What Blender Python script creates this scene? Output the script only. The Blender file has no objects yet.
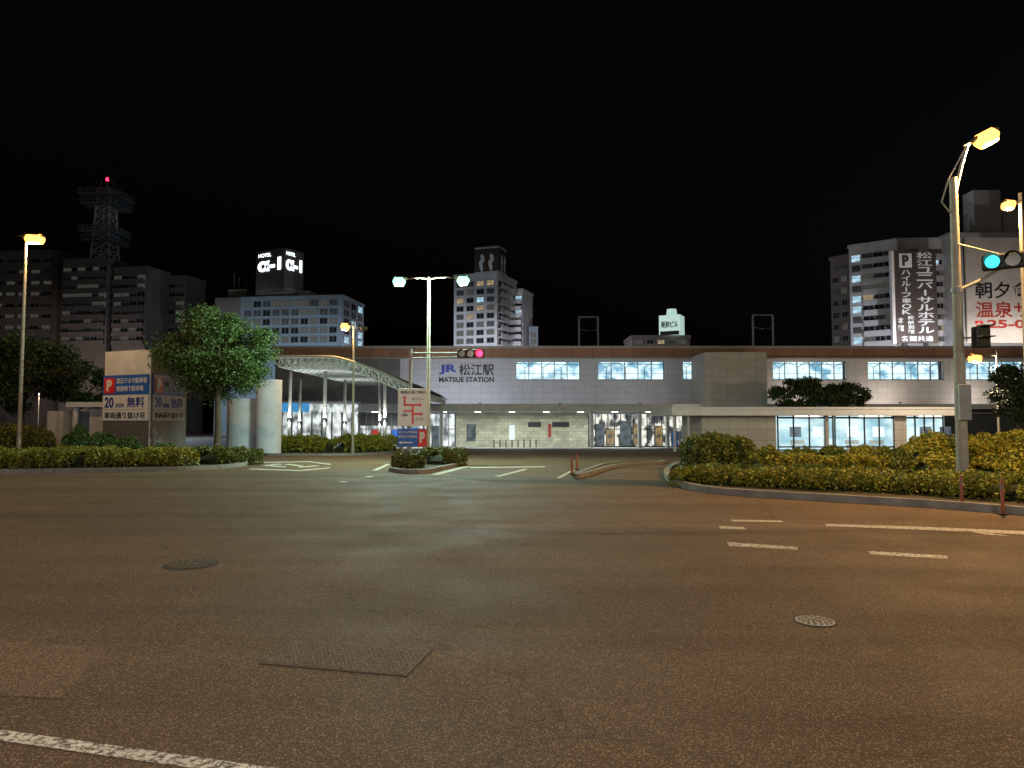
import bpy, math, random
import numpy as np
from mathutils import Vector
random.seed(7); rng=np.random.default_rng(7)
scene=bpy.context.scene
scene.view_settings.view_transform='Standard'
try: scene.view_settings.look='None'
except Exception: pass
scene.view_settings.exposure=0
F=710.0; H=1.65; PIT=math.atan(37/710); cs,sn=math.cos(PIT),math.sin(PIT)
K=0.0225
# ------------------------------------------------------------- survey helpers
def ray(px,py):
    u=(px-512)/F; v=(384-py)/F
    return (u,cs-v*sn,sn+v*cs)
def gz(y): return 0.0 if y<20 else (-K*(y-20) if y<85 else -K*65)
def G(px,py):
    a,b,c=ray(px,py); t=-H/c
    if t*b<=20 and t>0: return (a*t,b*t,0.0)
    t=(20*K-H)/(c+K*b)
    if t>0 and t*b<=85: return (a*t,b*t,gz(b*t))
    t=-(H+K*65)/c
    return (a*t,b*t,-K*65)
def X(px,Y,py=400):
    a,b,c=ray(px,py); return a*Y/b
def Z(py,Y):
    a,b,c=ray(512,py); return H+c*Y/b
# ------------------------------------------------------------- materials
def mat(name,col,rough=.7,var=.15,scale=2.0,bump=0.0,metal=0.0,bscale=20,island=False,emit=0,ecol=None,tint=None,spec=.4):
    m=bpy.data.materials.new(name); m.use_nodes=True; nt=m.node_tree; N=nt.nodes; L=nt.links
    b=N['Principled BSDF']; b.inputs['Roughness'].default_value=rough; b.inputs['Metallic'].default_value=metal; b.inputs['Specular IOR Level'].default_value=spec
    tc=N.new('ShaderNodeTexCoord')
    if island:
        g=N.new('ShaderNodeNewGeometry'); r=N.new('ShaderNodeValToRGB'); L.new(g.outputs['Random Per Island'],r.inputs[0])
        r.color_ramp.elements[0].color=(col[0]*.45,col[1]*.45,col[2]*.45,1); r.color_ramp.elements[1].color=(tint or col)+(1,)
        L.new(r.outputs[0],b.inputs['Base Color'])
    else:
        n=N.new('ShaderNodeTexNoise'); n.inputs['Scale'].default_value=scale; n.inputs['Detail'].default_value=6; n.inputs['Roughness'].default_value=.65
        L.new(tc.outputs['Object'],n.inputs['Vector'])
        r=N.new('ShaderNodeValToRGB'); L.new(n.outputs[0],r.inputs[0])
        r.color_ramp.elements[0].position=.3; r.color_ramp.elements[1].position=.7
        r.color_ramp.elements[0].color=tuple(c*(1-var) for c in col)+(1,); r.color_ramp.elements[1].color=tuple(min(1,c*(1+var)) for c in col)+(1,)
        L.new(r.outputs[0],b.inputs['Base Color'])
    if bump:
        n2=N.new('ShaderNodeTexNoise'); n2.inputs['Scale'].default_value=bscale; n2.inputs['Detail'].default_value=3
        L.new(tc.outputs['Object'],n2.inputs['Vector'])
        bp=N.new('ShaderNodeBump'); bp.inputs['Strength'].default_value=bump; bp.inputs['Distance'].default_value=.02
        L.new(n2.outputs[0],bp.inputs['Height']); L.new(bp.outputs[0],b.inputs['Normal'])
    if emit:
        b.inputs['Emission Color'].default_value=(ecol or col)+(1,); b.inputs['Emission Strength'].default_value=emit
    return m
def panelmat(name,col,mort,bw,bh,rough=.6,ms=.012,offset=0,var=.12):
    m=mat(name,col,rough,var,1.2); nt=m.node_tree; N=nt.nodes; L=nt.links; b=N['Principled BSDF']
    tc=N.new('ShaderNodeTexCoord'); sp=N.new('ShaderNodeSeparateXYZ'); cb=N.new('ShaderNodeCombineXYZ')
    L.new(tc.outputs['Object'],sp.inputs[0]); L.new(sp.outputs[0],cb.inputs[0]); L.new(sp.outputs[2],cb.inputs[1])
    br=N.new('ShaderNodeTexBrick'); br.offset=offset; br.inputs['Scale'].default_value=1; br.inputs['Brick Width'].default_value=bw; br.inputs['Row Height'].default_value=bh
    br.inputs['Mortar Size'].default_value=ms; br.inputs['Mortar Smooth'].default_value=.1; br.inputs['Bias'].default_value=0
    br.inputs['Color1'].default_value=(1,1,1,1); v=1-var*1.6; br.inputs['Color2'].default_value=(v,v,v*.98,1); br.inputs['Mortar'].default_value=tuple(mort)+(1,)
    L.new(cb.outputs[0],br.inputs['Vector'])
    mx=N.new('ShaderNodeMix'); mx.data_type='RGBA'; mx.blend_type='MULTIPLY'; mx.inputs[0].default_value=1
    src=b.inputs['Base Color'].links[0].from_socket
    L.new(src,mx.inputs[6]); L.new(br.outputs['Color'],mx.inputs[7]); L.new(mx.outputs[2],b.inputs['Base Color'])
    return m
def glowmat(name,c1,c2,strength,sx=.6,sz=2.0,p0=.38,p1=.6):
    """lit interior seen through a pane: uneven bright / dim areas"""
    m=bpy.data.materials.new(name); m.use_nodes=True; nt=m.node_tree; N=nt.nodes; L=nt.links; b=N['Principled BSDF']
    b.inputs['Base Color'].default_value=(.05,.06,.07,1); b.inputs['Roughness'].default_value=.15
    tc=N.new('ShaderNodeTexCoord'); mp=N.new('ShaderNodeMapping'); mp.inputs['Scale'].default_value=(sx,.5,sz)
    L.new(tc.outputs['Object'],mp.inputs[0]); n=N.new('ShaderNodeTexNoise'); n.inputs['Scale'].default_value=1; n.inputs['Detail'].default_value=3
    L.new(mp.outputs[0],n.inputs['Vector']); r=N.new('ShaderNodeValToRGB'); r.color_ramp.elements[0].position=p0; r.color_ramp.elements[1].position=p1
    r.color_ramp.elements[0].color=c1+(1,); r.color_ramp.elements[1].color=c2+(1,); L.new(n.outputs[0],r.inputs[0]); L.new(r.outputs[0],b.inputs['Emission Color'])
    b.inputs['Emission Strength'].default_value=strength
    return m
def asphalt(name,base):
    m=bpy.data.materials.new(name); m.use_nodes=True; nt=m.node_tree; N=nt.nodes; L=nt.links; b=N['Principled BSDF']
    tc=N.new('ShaderNodeTexCoord')
    def noise(s,d,mp=None,r=.6):
        n=N.new('ShaderNodeTexNoise'); n.inputs['Scale'].default_value=s; n.inputs['Detail'].default_value=d; n.inputs['Roughness'].default_value=r
        L.new(mp.outputs[0] if mp else tc.outputs['Object'],n.inputs['Vector']); return n
    def ramp(src,p0,c0,p1,c1):
        r=N.new('ShaderNodeValToRGB'); r.color_ramp.elements[0].position=p0; r.color_ramp.elements[1].position=p1
        r.color_ramp.elements[0].color=(c0,c0,c0,1); r.color_ramp.elements[1].color=(c1,c1,c1,1); L.new(src,r.inputs[0]); return r
    def mul(a,bb,f=1):
        x=N.new('ShaderNodeMix'); x.data_type='RGBA'; x.blend_type='MULTIPLY'; x.inputs[0].default_value=f; L.new(a,x.inputs[6]); L.new(bb,x.inputs[7]); return x.outputs[2]
    rgb=N.new('ShaderNodeRGB'); rgb.outputs[0].default_value=(base[0],base[1],base[2],1)
    mp=N.new('ShaderNodeMapping'); mp.inputs['Rotation'].default_value=(0,0,math.radians(18)); mp.inputs['Scale'].default_value=(.05,.8,1); L.new(tc.outputs['Object'],mp.inputs[0])
    big=ramp(noise(.35,5).outputs[0],.3,.84,.7,1.14); track=ramp(noise(1,3,mp).outputs[0],.35,.78,.65,1.15)
    fine=ramp(noise(130,3,None,.8).outputs[0],.3,.4,.72,1.75)
    vo=N.new('ShaderNodeTexVoronoi'); vo.inputs['Scale'].default_value=150; L.new(tc.outputs['Object'],vo.inputs['Vector'])
    sep=N.new('ShaderNodeSeparateColor'); L.new(vo.outputs['Color'],sep.inputs[0]); spk=ramp(sep.outputs[0],.75,.92,.98,3.6)
    wn=noise(1.2,4); add=N.new('ShaderNodeMix'); add.data_type='RGBA'; add.blend_type='ADD'; add.inputs[0].default_value=.9; L.new(tc.outputs['Object'],add.inputs[6]); L.new(wn.outputs['Color'],add.inputs[7])
    vc=N.new('ShaderNodeTexVoronoi'); vc.feature='DISTANCE_TO_EDGE'; vc.inputs['Scale'].default_value=.16; L.new(add.outputs[2],vc.inputs['Vector'])
    crk=ramp(vc.outputs['Distance'],.0006,.45,.0028,1)
    stn=ramp(noise(2.3,3).outputs[0],.66,1,.74,.78)
    c=mul(rgb.outputs[0],big.outputs[0]); c=mul(c,track.outputs[0]); c=mul(c,fine.outputs[0]); c=mul(c,spk.outputs[0]); c=mul(c,crk.outputs[0],.6); c=mul(c,stn.outputs[0],.8)
    L.new(c,b.inputs['Base Color'])
    rr=ramp(noise(.8,4).outputs[0],.3,.7,.7,.88); L.new(rr.outputs[0],b.inputs['Roughness']); b.inputs['Specular IOR Level'].default_value=.3
    bp=N.new('ShaderNodeBump'); bp.inputs['Strength'].default_value=.8; bp.inputs['Distance'].default_value=.005
    L.new(noise(130,2,None,.8).outputs[0],bp.inputs['Height']); L.new(bp.outputs[0],b.inputs['Normal'])
    return m
def paintmat(name,col):
    m=mat(name,col,.7,.2,6,.4,bscale=60); nt=m.node_tree; N=nt.nodes; L=nt.links; b=N['Principled BSDF']
    tc=N.new('ShaderNodeTexCoord'); n=N.new('ShaderNodeTexNoise'); n.inputs['Scale'].default_value=22; n.inputs['Detail'].default_value=6; n.inputs['Roughness'].default_value=.85
    L.new(tc.outputs['Object'],n.inputs['Vector']); r=N.new('ShaderNodeValToRGB'); r.color_ramp.elements[0].position=.44; r.color_ramp.elements[1].position=.52
    L.new(n.outputs[0],r.inputs[0]); mx=N.new('ShaderNodeMix'); mx.data_type='RGBA'; mx.inputs[6].default_value=(.1,.07,.045,1)
    src=b.inputs['Base Color'].links[0].from_socket; L.new(r.outputs[0],mx.inputs[0]); L.new(src,mx.inputs[7]); L.new(mx.outputs[2],b.inputs['Base Color']); return m
M={}
M['road']=asphalt('asphalt',(.108,.068,.039)); M['road2']=asphalt('asphalt_patch',(.13,.084,.05)); M['ground']=asphalt('ground_asphalt',(.06,.05,.04))
M['paint']=paintmat('road_paint',(.75,.7,.6))
M['conc']=mat('concrete',(.2,.19,.175),.8,.2,1.5,.3); M['kerb']=mat('kerb_stone',(.22,.21,.19),.8,.3,3,.4)
M['soil']=mat('soil',(.06,.05,.035),.9,.4,4,.6)
M['white']=mat('white_panel',(.74,.74,.76),.6,.08,1); M['whited']=mat('white_weathered',(.48,.49,.52),.7,.15,1.2); M['coolw']=mat('cool_white_paint',(.62,.68,.78),.6,.15,1.2)
M['panel']=panelmat('facade_panel',(.41,.42,.48),(.6,.6,.6),1.25,.72,.5,.02,0,.05); M['panelr']=panelmat('facade_panel_beige',(.5,.46,.43),(.6,.6,.6),1.25,.72,.5,.02,0,.05)
M['panelb']=panelmat('tower_panel',(.5,.48,.46),(.6,.6,.6),1.6,.9,.6,.02,0,.06)
M['stone']=panelmat('stone_block',(.5,.48,.38),(.5,.5,.5),.9,.38,.7,.02,.5,.2)
M['brown']=panelmat('weathered_steel',(.26,.13,.085),(.5,.5,.5),2.4,3,.6,.05)
M['pave']=panelmat('paving',(.3,.3,.28),(.6,.6,.6),.6,.6,.7,.01)
M['dark']=mat('dark_metal',(.03,.03,.032),.45,.2,3,metal=.3); M['steel']=mat('galvanised_steel',(.3,.3,.28),.55,.15,4,metal=.3); M['headm']=mat('lamp_head_paint',(.1,.09,.07),.5,.15,4)
M['spframe']=mat('pale_painted_steel',(.6,.63,.62),.5,.1,3); M['roofsheet']=mat('roof_underside',(.05,.055,.06),.6,.2,1)
M['pole']=mat('painted_pole',(.36,.33,.26),.55,.2,3,.1)
M['asphaltgrey']=mat('grey_wall',(.13,.13,.135),.8,.2,.6,.2)
M['bwhite']=mat('tower_block_white',(.52,.52,.55),.8,.12,.3); M['bgrey']=mat('tower_block_grey',(.22,.27,.32),.8,.15,.3); M['bbrown']=mat('tower_block_brown',(.16,.135,.125),.8,.2,.3)
M['glassd']=mat('dark_glass',(.02,.022,.025),.12,.3,.5); M['frame']=mat('window_frame',(.25,.25,.25),.4,.1,3)
M['curt']=mat('curtained_glass',(.1,.1,.1),.25,.5,1); M['dimlit']=mat('dim_lit_glass',(.1,.1,.1),.25,.3,1,emit=.05,ecol=(.8,.75,.6))
M['litc']=glowmat('lit_room_cool',(.15,.32,.45),(.6,.85,1.0),.9); M['litw']=glowmat('lit_room_warm',(.35,.25,.12),(.8,.6,.35),.5)
M['plat']=glowmat('platform_light',(.14,.34,.48),(.68,.93,1.0),1.35,.7,.9,.36,.55); M['truss']=mat('platform_truss',(.25,.38,.45),.5,.1,2)
M['hall']=glowmat('station_hall_light',(.12,.14,.14),(.88,.95,.95),1.0,1.2,.9)
M['shop']=glowmat('shop_light',(.04,.045,.05),(.95,.93,.82),1.0,1.5,1.0,.42,.58)
M['wait']=glowmat('waiting_room_light',(.3,.55,.65),(.78,1.0,1.0),1.0,.35,.8)
M['leaf']=mat('leaf_green',(.06,.10,.022),.55,island=True,tint=(.095,.175,.04)); M['leafy']=mat('leaf_yellow_green',(.17,.18,.02),.5,island=True,tint=(.36,.35,.035))
M['leafd']=mat('leaf_dark',(.025,.045,.012),.6,island=True,tint=(.045,.075,.02))
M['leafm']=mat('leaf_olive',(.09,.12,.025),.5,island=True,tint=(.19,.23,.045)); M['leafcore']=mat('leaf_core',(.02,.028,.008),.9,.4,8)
M['bark']=mat('bark',(.09,.07,.05),.9,.3,8,.8)
M['blue']=mat('sign_blue',(.035,.15,.62),.4,.05,2); M['red']=mat('sign_red',(.75,.04,.04),.4,.05,2); M['black']=mat('sign_black',(.015,.015,.02),.5,.1,2); M['signw']=mat('sign_white',(.76,.81,.88),.4,.05,2)
M['signgrey']=mat('billboard_grey',(.44,.40,.37),.6,.12,.4); M['signbr']=mat('sign_brown',(.07,.055,.05),.5,.1,1); M['dred']=mat('dark_red',(.3,.03,.02),.5,.1,1)
M['jr']=mat('logo_blue',(.03,.05,.3),.4,.05,2); M['iron']=mat('cast_iron',(.17,.125,.085),.7,.3,20,.5,.1,60); M['ironl']=mat('light_cover',(.42,.4,.36),.7,.3,20,.5,0,60); M['irond']=mat('dark_iron_frame',(.05,.038,.026),.8,.3,14,.5)
M['e_white']=mat('sign_glow_white',(.8,.8,.8),.5,.02,1,emit=3.0,ecol=(.85,.95,1)); M['e_sod']=mat('sodium_lens',(.8,.6,.3),.5,.02,1,emit=4.2,ecol=(1,.36,.06))
M['e_led']=mat('led_lens',(.7,.8,.7),.5,.02,1,emit=1.7,ecol=(.32,1,.6)); M['e_red']=mat('signal_red_lit',(.5,.02,.02),.5,.02,1,emit=5,ecol=(1,.02,.07))
M['e_grn']=mat('signal_green_lit',(.02,.4,.3),.5,.02,1,emit=2.2,ecol=(.04,.62,.62)); M['lensoff']=mat('signal_lens_off',(.05,.04,.02),.2,.1,5)
M['e_ceil']=mat('ceiling_tube',(.8,.8,.8),.5,.02,1,emit=5,ecol=(1,.97,.88)); M['e_sign']=mat('lightbox_soft',(.5,.6,.55),.5,.05,1,emit=.6,ecol=(.6,.85,.75))
M['e_blue']=mat('lightbox_blue',(.05,.2,.5),.5,.1,1,emit=.6,ecol=(.08,.4,.8)); M['orange']=mat('orange_plastic',(.3,.07,.03),.5,.1,3)
M['poster']=glowmat('poster_print',(.12,.09,.05),(.8,.5,.15),.45,1.5,1.1)
M['posterd']=glowmat('poster_print_dark',(.02,.03,.05),(.22,.24,.28),.35,1.7,1.3)
# ------------------------------------------------------------- object helpers
col=scene.collection
def thing(name,label,cat,loc,group=None,rz=0):
    e=bpy.data.objects.new(name,None); e.location=loc; e.rotation_euler=(0,0,rz); e.empty_display_size=.3; col.objects.link(e)
    e['label']=label; e['category']=cat
    if group: e['group']=group
    return e
class MB:
    def __init__(s): s.v=[]; s.f=[]; s.m=[]
    def add(s,vs,fs,m=0):
        o=len(s.v); s.v+= [tuple(v) for v in vs]; s.f+=[tuple(i+o for i in f) for f in fs]; s.m+=[m]*len(fs); return s
    def box(s,x0,x1,y0,y1,z0,z1,m=0):
        return s.add([(x0,y0,z0),(x1,y0,z0),(x1,y1,z0),(x0,y1,z0),(x0,y0,z1),(x1,y0,z1),(x1,y1,z1),(x0,y1,z1)],
          [(0,3,2,1),(4,5,6,7),(0,1,5,4),(1,2,6,5),(2,3,7,6),(3,0,4,7)],m)
    def tube(s,path,radii,n=10,m=0,cap=True,sq=1.0):
        path=[Vector(p) for p in path]
        if not hasattr(radii,'__len__'): radii=[radii]*len(path)
        vs=[]; fs=[]
        for i,p in enumerate(path):
            d=(path[min(i+1,len(path)-1)]-path[max(i-1,0)]).normalized()
            a=Vector((0,0,1)) if abs(d.z)<.9 else Vector((0,1,0))
            u=d.cross(a).normalized(); w=u.cross(d).normalized()
            for k in range(n):
                t=2*math.pi*k/n; vs.append(p+u*math.cos(t)*radii[i]+w*math.sin(t)*radii[i]*sq)
        for i in range(len(path)-1):
            for k in range(n):
                fs.append((i*n+k,i*n+(k+1)%n,(i+1)*n+(k+1)%n,(i+1)*n+k))
        if cap: fs.append(tuple(range(n-1,-1,-1))); fs.append(tuple((len(path)-1)*n+k for k in range(n)))
        return s.add(vs,fs,m)
    def mesh(s,name,mats,smooth=False,off=(0,0,0)):
        me=bpy.data.meshes.new(name); me.from_pydata([(v[0]-off[0],v[1]-off[1],v[2]-off[2]) for v in s.v],[],s.f)
        for m in mats: me.materials.append(m)
        me.polygons.foreach_set('material_index',s.m)
        if smooth:
            me.polygons.foreach_set('use_smooth',[True]*len(s.f))
            try: me.set_sharp_from_angle(angle=math.radians(40))
            except Exception: pass
        me.update(); return me
def wloc(p):
    x=Vector((0,0,0))
    while p: x=x+Vector(p.location); p=p.parent
    return x
def part(mb,name,parent,mats,smooth=False,bevel=0,label=None):
    off=wloc(parent) if parent else (0,0,0)
    o=bpy.data.objects.new(name,mb.mesh(name,[M[k] for k in mats],smooth,off)); col.objects.link(o); o.parent=parent
    if bevel: bm=o.modifiers.new('b','BEVEL'); bm.width=bevel; bm.segments=2
    if label: o['label']=label
    return o
def inst(me,name,parent,pos,rz=0,bevel=0):
    o=bpy.data.objects.new(name,me); col.objects.link(o); o.parent=parent; o.location=Vector(pos)-(wloc(parent) if parent else Vector((0,0,0))); o.rotation_euler=(0,0,rz)
    if bevel: bm=o.modifiers.new('b','BEVEL'); bm.width=bevel; bm.segments=2
    return o
def structure(mb,name,mats,smooth=False):
    o=bpy.data.objects.new(name,mb.mesh(name,[M[k] for k in mats],smooth)); col.objects.link(o); o['kind']='structure'; return o
def textmesh(body,w,h,bold=0.0,vert=False,depth=.01):
    cu=bpy.data.curves.new('lettering','FONT'); cu.body=body; cu.size=1; cu.extrude=.01; cu.offset=bold; cu.resolution_u=4
    if vert: cu.body="\n".join(body); cu.align_x='CENTER'; cu.space_line=.82
    o=bpy.data.objects.new('t',cu); col.objects.link(o); dg=bpy.context.evaluated_depsgraph_get(); dg.update()
    me=bpy.data.meshes.new_from_object(o.evaluated_get(dg)); bpy.data.objects.remove(o)
    n=len(me.vertices)
    if n==0: return me
    a=np.zeros(n*3); me.vertices.foreach_get('co',a); a=a.reshape(-1,3)
    mn,mx=a.min(0),a.max(0); sz=np.maximum(mx-mn,1e-6)
    b=np.zeros_like(a); b[:,0]=((a[:,0]-mn[0])/sz[0]-.5)*w; b[:,2]=((a[:,1]-mn[1])/sz[1]-.5)*h; b[:,1]=-(a[:,2]/max(mx[2],1e-6))*depth
    me.vertices.foreach_set('co',b.ravel()); me.update(); return me
class Face:
    def __init__(s,A,B):
        s.A=Vector(A); s.B=Vector(B); d=s.B-s.A; s.L=d.length; s.d=d/s.L; s.n=Vector((s.d.y,-s.d.x)); s.rz=math.atan2(s.d.y,s.d.x)
    def at(s,t,z,off=0):
        p=s.A+s.d*(s.L*t)+s.n*off; return Vector((p.x,p.y,z))
    def panel(s,parent,name,t0,t1,z0,z1,off,th,m,label=None,bevel=0):
        w=(t1-t0)*s.L/2; h=(z1-z0)/2; me=MB().box(-w,w,-th/2,th/2,-h,h).mesh(name,[M[m]])
        o=inst(me,name,parent,s.at((t0+t1)/2,(z0+z1)/2,off),s.rz,bevel)
        if label:o['label']=label
        return o
    def text(s,parent,body,t0,t1,z0,z1,off,m,bold=0,vert=False,name='lettering'):
        me=textmesh(body,(t1-t0)*s.L,z1-z0,bold,vert); me.materials.clear(); me.materials.append(M[m])
        return inst(me,name,parent,s.at((t0+t1)/2,(z0+z1)/2,off),s.rz)
def light(parent,pos,power,color,kind='POINT',r=.12,size=None,rot=None,spot=None):
    l=bpy.data.lights.new('lamp_light',kind); l.energy=power; l.color=color
    if kind=='AREA': l.shape='RECTANGLE'; l.size=size[0]; l.size_y=size[1]
    else: l.shadow_soft_size=r
    if spot: l.spot_size=math.radians(spot); l.spot_blend=.6
    o=bpy.data.objects.new('lamp_light',l); col.objects.link(o); o.parent=parent; o.location=Vector(pos)-(wloc(parent) if parent else Vector((0,0,0)))
    if rot: o.rotation_euler=rot
    return o
SOD=(1.0,.54,.18); SODP=(1.0,.9,.78); LED=(.66,1,.82); COOL=(.66,.84,1.0)
# ------------------------------------------------------------- ground / roads
def chaikin(p,n=2):
    for _ in range(n):
        q=[]
        for i in range(len(p)):
            a=Vector(p[i]); b=Vector(p[(i+1)%len(p)]); q+= [a*.75+b*.25,a*.25+b*.75]
        p=q
    return p
def profile_sheet(name,m,x0,x1,y0,y1,dz):
    ys=[y0]+[y for y in (20,85) if y0<y<y1]+[y1]; mb=MB()
    for a,b in zip(ys[:-1],ys[1:]):
        mb.add([(x0,a,gz(a)+dz),(x1,a,gz(a)+dz),(x1,b,gz(b)+dz),(x0,b,gz(b)+dz)],[(0,1,2,3)])
    return structure(mb,name,[m])
profile_sheet('ground','ground',-900,900,-300,1600,0)
profile_sheet('road','road',-140,140,-14,78,.004)
profile_sheet('pavement','pave',-48,30,74,84.9,.008)
def flat(name,pts,m,dz=.008):
    w=[Vector(G(*p)) for p in pts]
    vs=[(p.x,p.y,gz(p.y)+dz) for p in w]
    a=sum(vs[i][0]*vs[(i+1)%len(vs)][1]-vs[(i+1)%len(vs)][0]*vs[i][1] for i in range(len(vs)))
    if a<0: vs=vs[::-1]
    return structure(MB().add(vs,[tuple(range(len(vs)))]),name,[m])
flat('road_patch',[(270,508),(700,512),(860,530),(610,534),(300,523)],'road2',.007)
flat('road_patch',[(-40,640),(110,648),(60,700),(-120,690)],'road2',.007)
for q in [[(727,542.5),(797,547.5),(798,550.5),(729,546.5)],[(868,551.5),(947,556.3),(948,559.5),(871,555)],[(719,526.5),(744,527.5),(746,530),(720,529)],
          [(731,520),(782,521),(783,522.5),(732,522)],[(825,524.2),(930,527.5),(1100,535),(1100,538.5),(930,530.5),(826,526.6)],[(960,530.8),(990,533.5),(1010,536.5),(985,535)],
          [(-260,697),(0,731),(300,773),(300,785),(0,742),(-260,705)]]:
    flat('road_marking',q,'paint')
for q in [[(494,476.5),(524,469),(528,469.5),(500,477)],[(431,474.5),(466,466),(471,466.3),(438,475.3)],[(338,482),(370,476),(375,476.5),(345,482.6)],[(556,478),(572,470),(575,470.3),(560,478.6)],
          [(470,467.2),(545,466.6),(545,467.4),(470,468.1)],[(372,470.5),(387,464),(390,464.3),(377,471)],
          [(248,469.5),(300,471.3),(330,468.4),(330,467.6),(300,470.2),(252,468.6)],[(262,462.2),(310,461.4),(332,464.3),(329,464.8),(308,462.2),(264,463)],
          [(262,466),(285,467.5),(287,466.6),(266,465)],[(284,464.5),(300,466.6),(304,466),(290,464)],[(300,467.8),(320,466.2),(316,465.6),(298,466.8)],[(268,464.4),(280,463.8),(283,464.5),(272,465.2)]]:
    flat('road_marking',q,'paint')
def island(px,kh=.15,kw=.18,inner='soil',name='planting_bed'):
    p=[Vector(G(*q)).to_2d() for q in px]; p=chaikin(p,2)
    q=[]
    for i in range(len(p)):
        a,b=p[i],p[(i+1)%len(p)]; n=max(1,int((b-a).length/1.5)); q+=[a.lerp(b,k/n) for k in range(n)]
    p=q; ar=sum(p[i].x*p[(i+1)%len(p)].y-p[(i+1)%len(p)].x*p[i].y for i in range(len(p)))
    if ar<0: p=p[::-1]
    n=len(p); inn=[]
    for i in range(n):
        d=(p[(i+1)%n]-p[i-1]); d.normalize() if d.length else None
        inn.append(p[i]+Vector((-d.y,d.x))*kw)
    def z(v,h): return (v.x,v.y,gz(v.y)+h)
    mb=MB(); vs=[z(v,0) for v in p]+[z(v,kh) for v in p]+[z(v,kh) for v in inn]+[z(v,kh-.06) for v in inn]; fs=[]
    for r in range(3):
        for i in range(n): fs.append((r*n+i,r*n+(i+1)%n,(r+1)*n+(i+1)%n,(r+1)*n+i))
    mb.add(vs,fs); structure(mb,'kerb',['kerb'])
    structure(MB().add([z(v,kh-.05) for v in inn],[tuple(range(n))]),name,[inner])
island([(-900,482),(-200,478),(0,474),(100,473),(185,471),(243,467.5),(252,463),(238,457.5),(190,452),(-200,450),(-900,450)])
island([(232,455.5),(330,456),(385,454.8),(400,452),(385,449.5),(240,449)])
island([(387,473),(424,475),(440,471),(462,466),(458,462.5),(425,463),(392,468)])
island([(570,478.5),(580,479.5),(616,467),(665,464.6),(668,462),(608,463.5)],.13,.15,'road','traffic_island')
island([(664,483),(700,493),(760,498),(850,503),(960,510),(1100,523),(1500,560),(1500,458),(1024,455),(760,456),(690,460),(664,470)])
def cover(px,py,r,lid):
    x,y,_=G(px,py); t=thing('manhole_cover','round cast iron manhole cover set in the asphalt','manhole cover',(x,y,.004))
    mb=MB(); mb.tube([(x,y,.002),(x,y,.010)],r,40); part(mb,'frame',t,['irond'])
    mb=MB(); mb.tube([(x,y,.004),(x,y,.013)],r*.9,40)
    for rr in (.15,.3,.45,.6,.75):
        n=max(5,int(22*rr))
        for k in range(n):
            a=k/n*6.283; cx,cy=x+math.cos(a)*r*rr,y+math.sin(a)*r*rr; w=r*.05; mb.box(cx-w,cx+w,cy-w,cy+w,.012,.018,1)
    part(mb,'lid',t,['irond' if lid=='iron' else lid,'iron'])
cover(191,565,.30,'iron'); cover(815,622,.17,'ironl')
c=[Vector(G(*q)).to_2d() for q in [(258,665),(407,678),(434,650),(289,641)]]
cc=sum(c,Vector((0,0)))/4; t=thing('utility_cover','rectangular patterned iron utility cover flush with the asphalt','utility cover',(cc.x,cc.y,.004))
def quadprism(pts,z0,z1,mb=None,m=0):
    mb=mb or MB(); mb.add([(p[0],p[1],z0) for p in pts]+[(p[0],p[1],z1) for p in pts],[(3,2,1,0),(4,5,6,7),(0,1,5,4),(1,2,6,5),(2,3,7,6),(3,0,4,7)],m); return mb
part(quadprism(c,.0,.008),'frame',t,['irond'])
def lp(u,v): return c[0].lerp(c[1],u).lerp(c[3].lerp(c[2],u),v)
a,b=.015,.985; mb=quadprism([lp(a,.03),lp(b,.03),lp(b,.97),lp(a,.97)],.004,.011)
for i in range(30):
    for j in range(15):
        u=a+(b-a)*(i+.5+(.4 if j%2 else 0))/30.6; v=.05+.9*(j+.5)/15; s=.0145; s2=.027
        if (i+j)%2: quadprism([lp(u-s,v-s2*.2),lp(u+s*.3,v-s2),lp(u+s,v+s2*.2),lp(u-s*.3,v+s2)],.0105,.016,mb,1)
        else: quadprism([lp(u-s*.9,v+s2*.1),lp(u-s*.2,v-s2*.9),lp(u+s*.9,v-s2*.1),lp(u+s*.2,v+s2*.9)],.0105,.016,mb,1)
part(mb,'lid',t,['iron','iron'])
# ------------------------------------------------------------- foliage
def leafmesh(name,P,size,mats,core=None):
    n=len(P); A=rng.normal(size=(n,3)); A/=np.linalg.norm(A,axis=1)[:,None]; B=rng.normal(size=(n,3)); B-=A*(A*B).sum(1)[:,None]; B/=np.linalg.norm(B,axis=1)[:,None]
    s=size*rng.uniform(.6,1.35,(n,1)); a=A*s; b=B*s*.6
    V=np.stack([P-a,P-b*.9,P+a,P+b*.9],1).reshape(-1,3)
    if core is None: core=MB()
    me=bpy.data.meshes.new(name); cv=np.array(core.v).reshape(-1,3) if core.v else np.zeros((0,3)); nv=len(V)
    faces=[(4*i,4*i+1,4*i+2,4*i+3) for i in range(n)]+[tuple(k+nv for k in f) for f in core.f]
    me.from_pydata(np.vstack([V,cv]).tolist(),[],faces)
    for m in mats: me.materials.append(M[m])
    me.polygons.foreach_set('material_index',[0]*n+[1]*len(core.f)); return me
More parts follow.
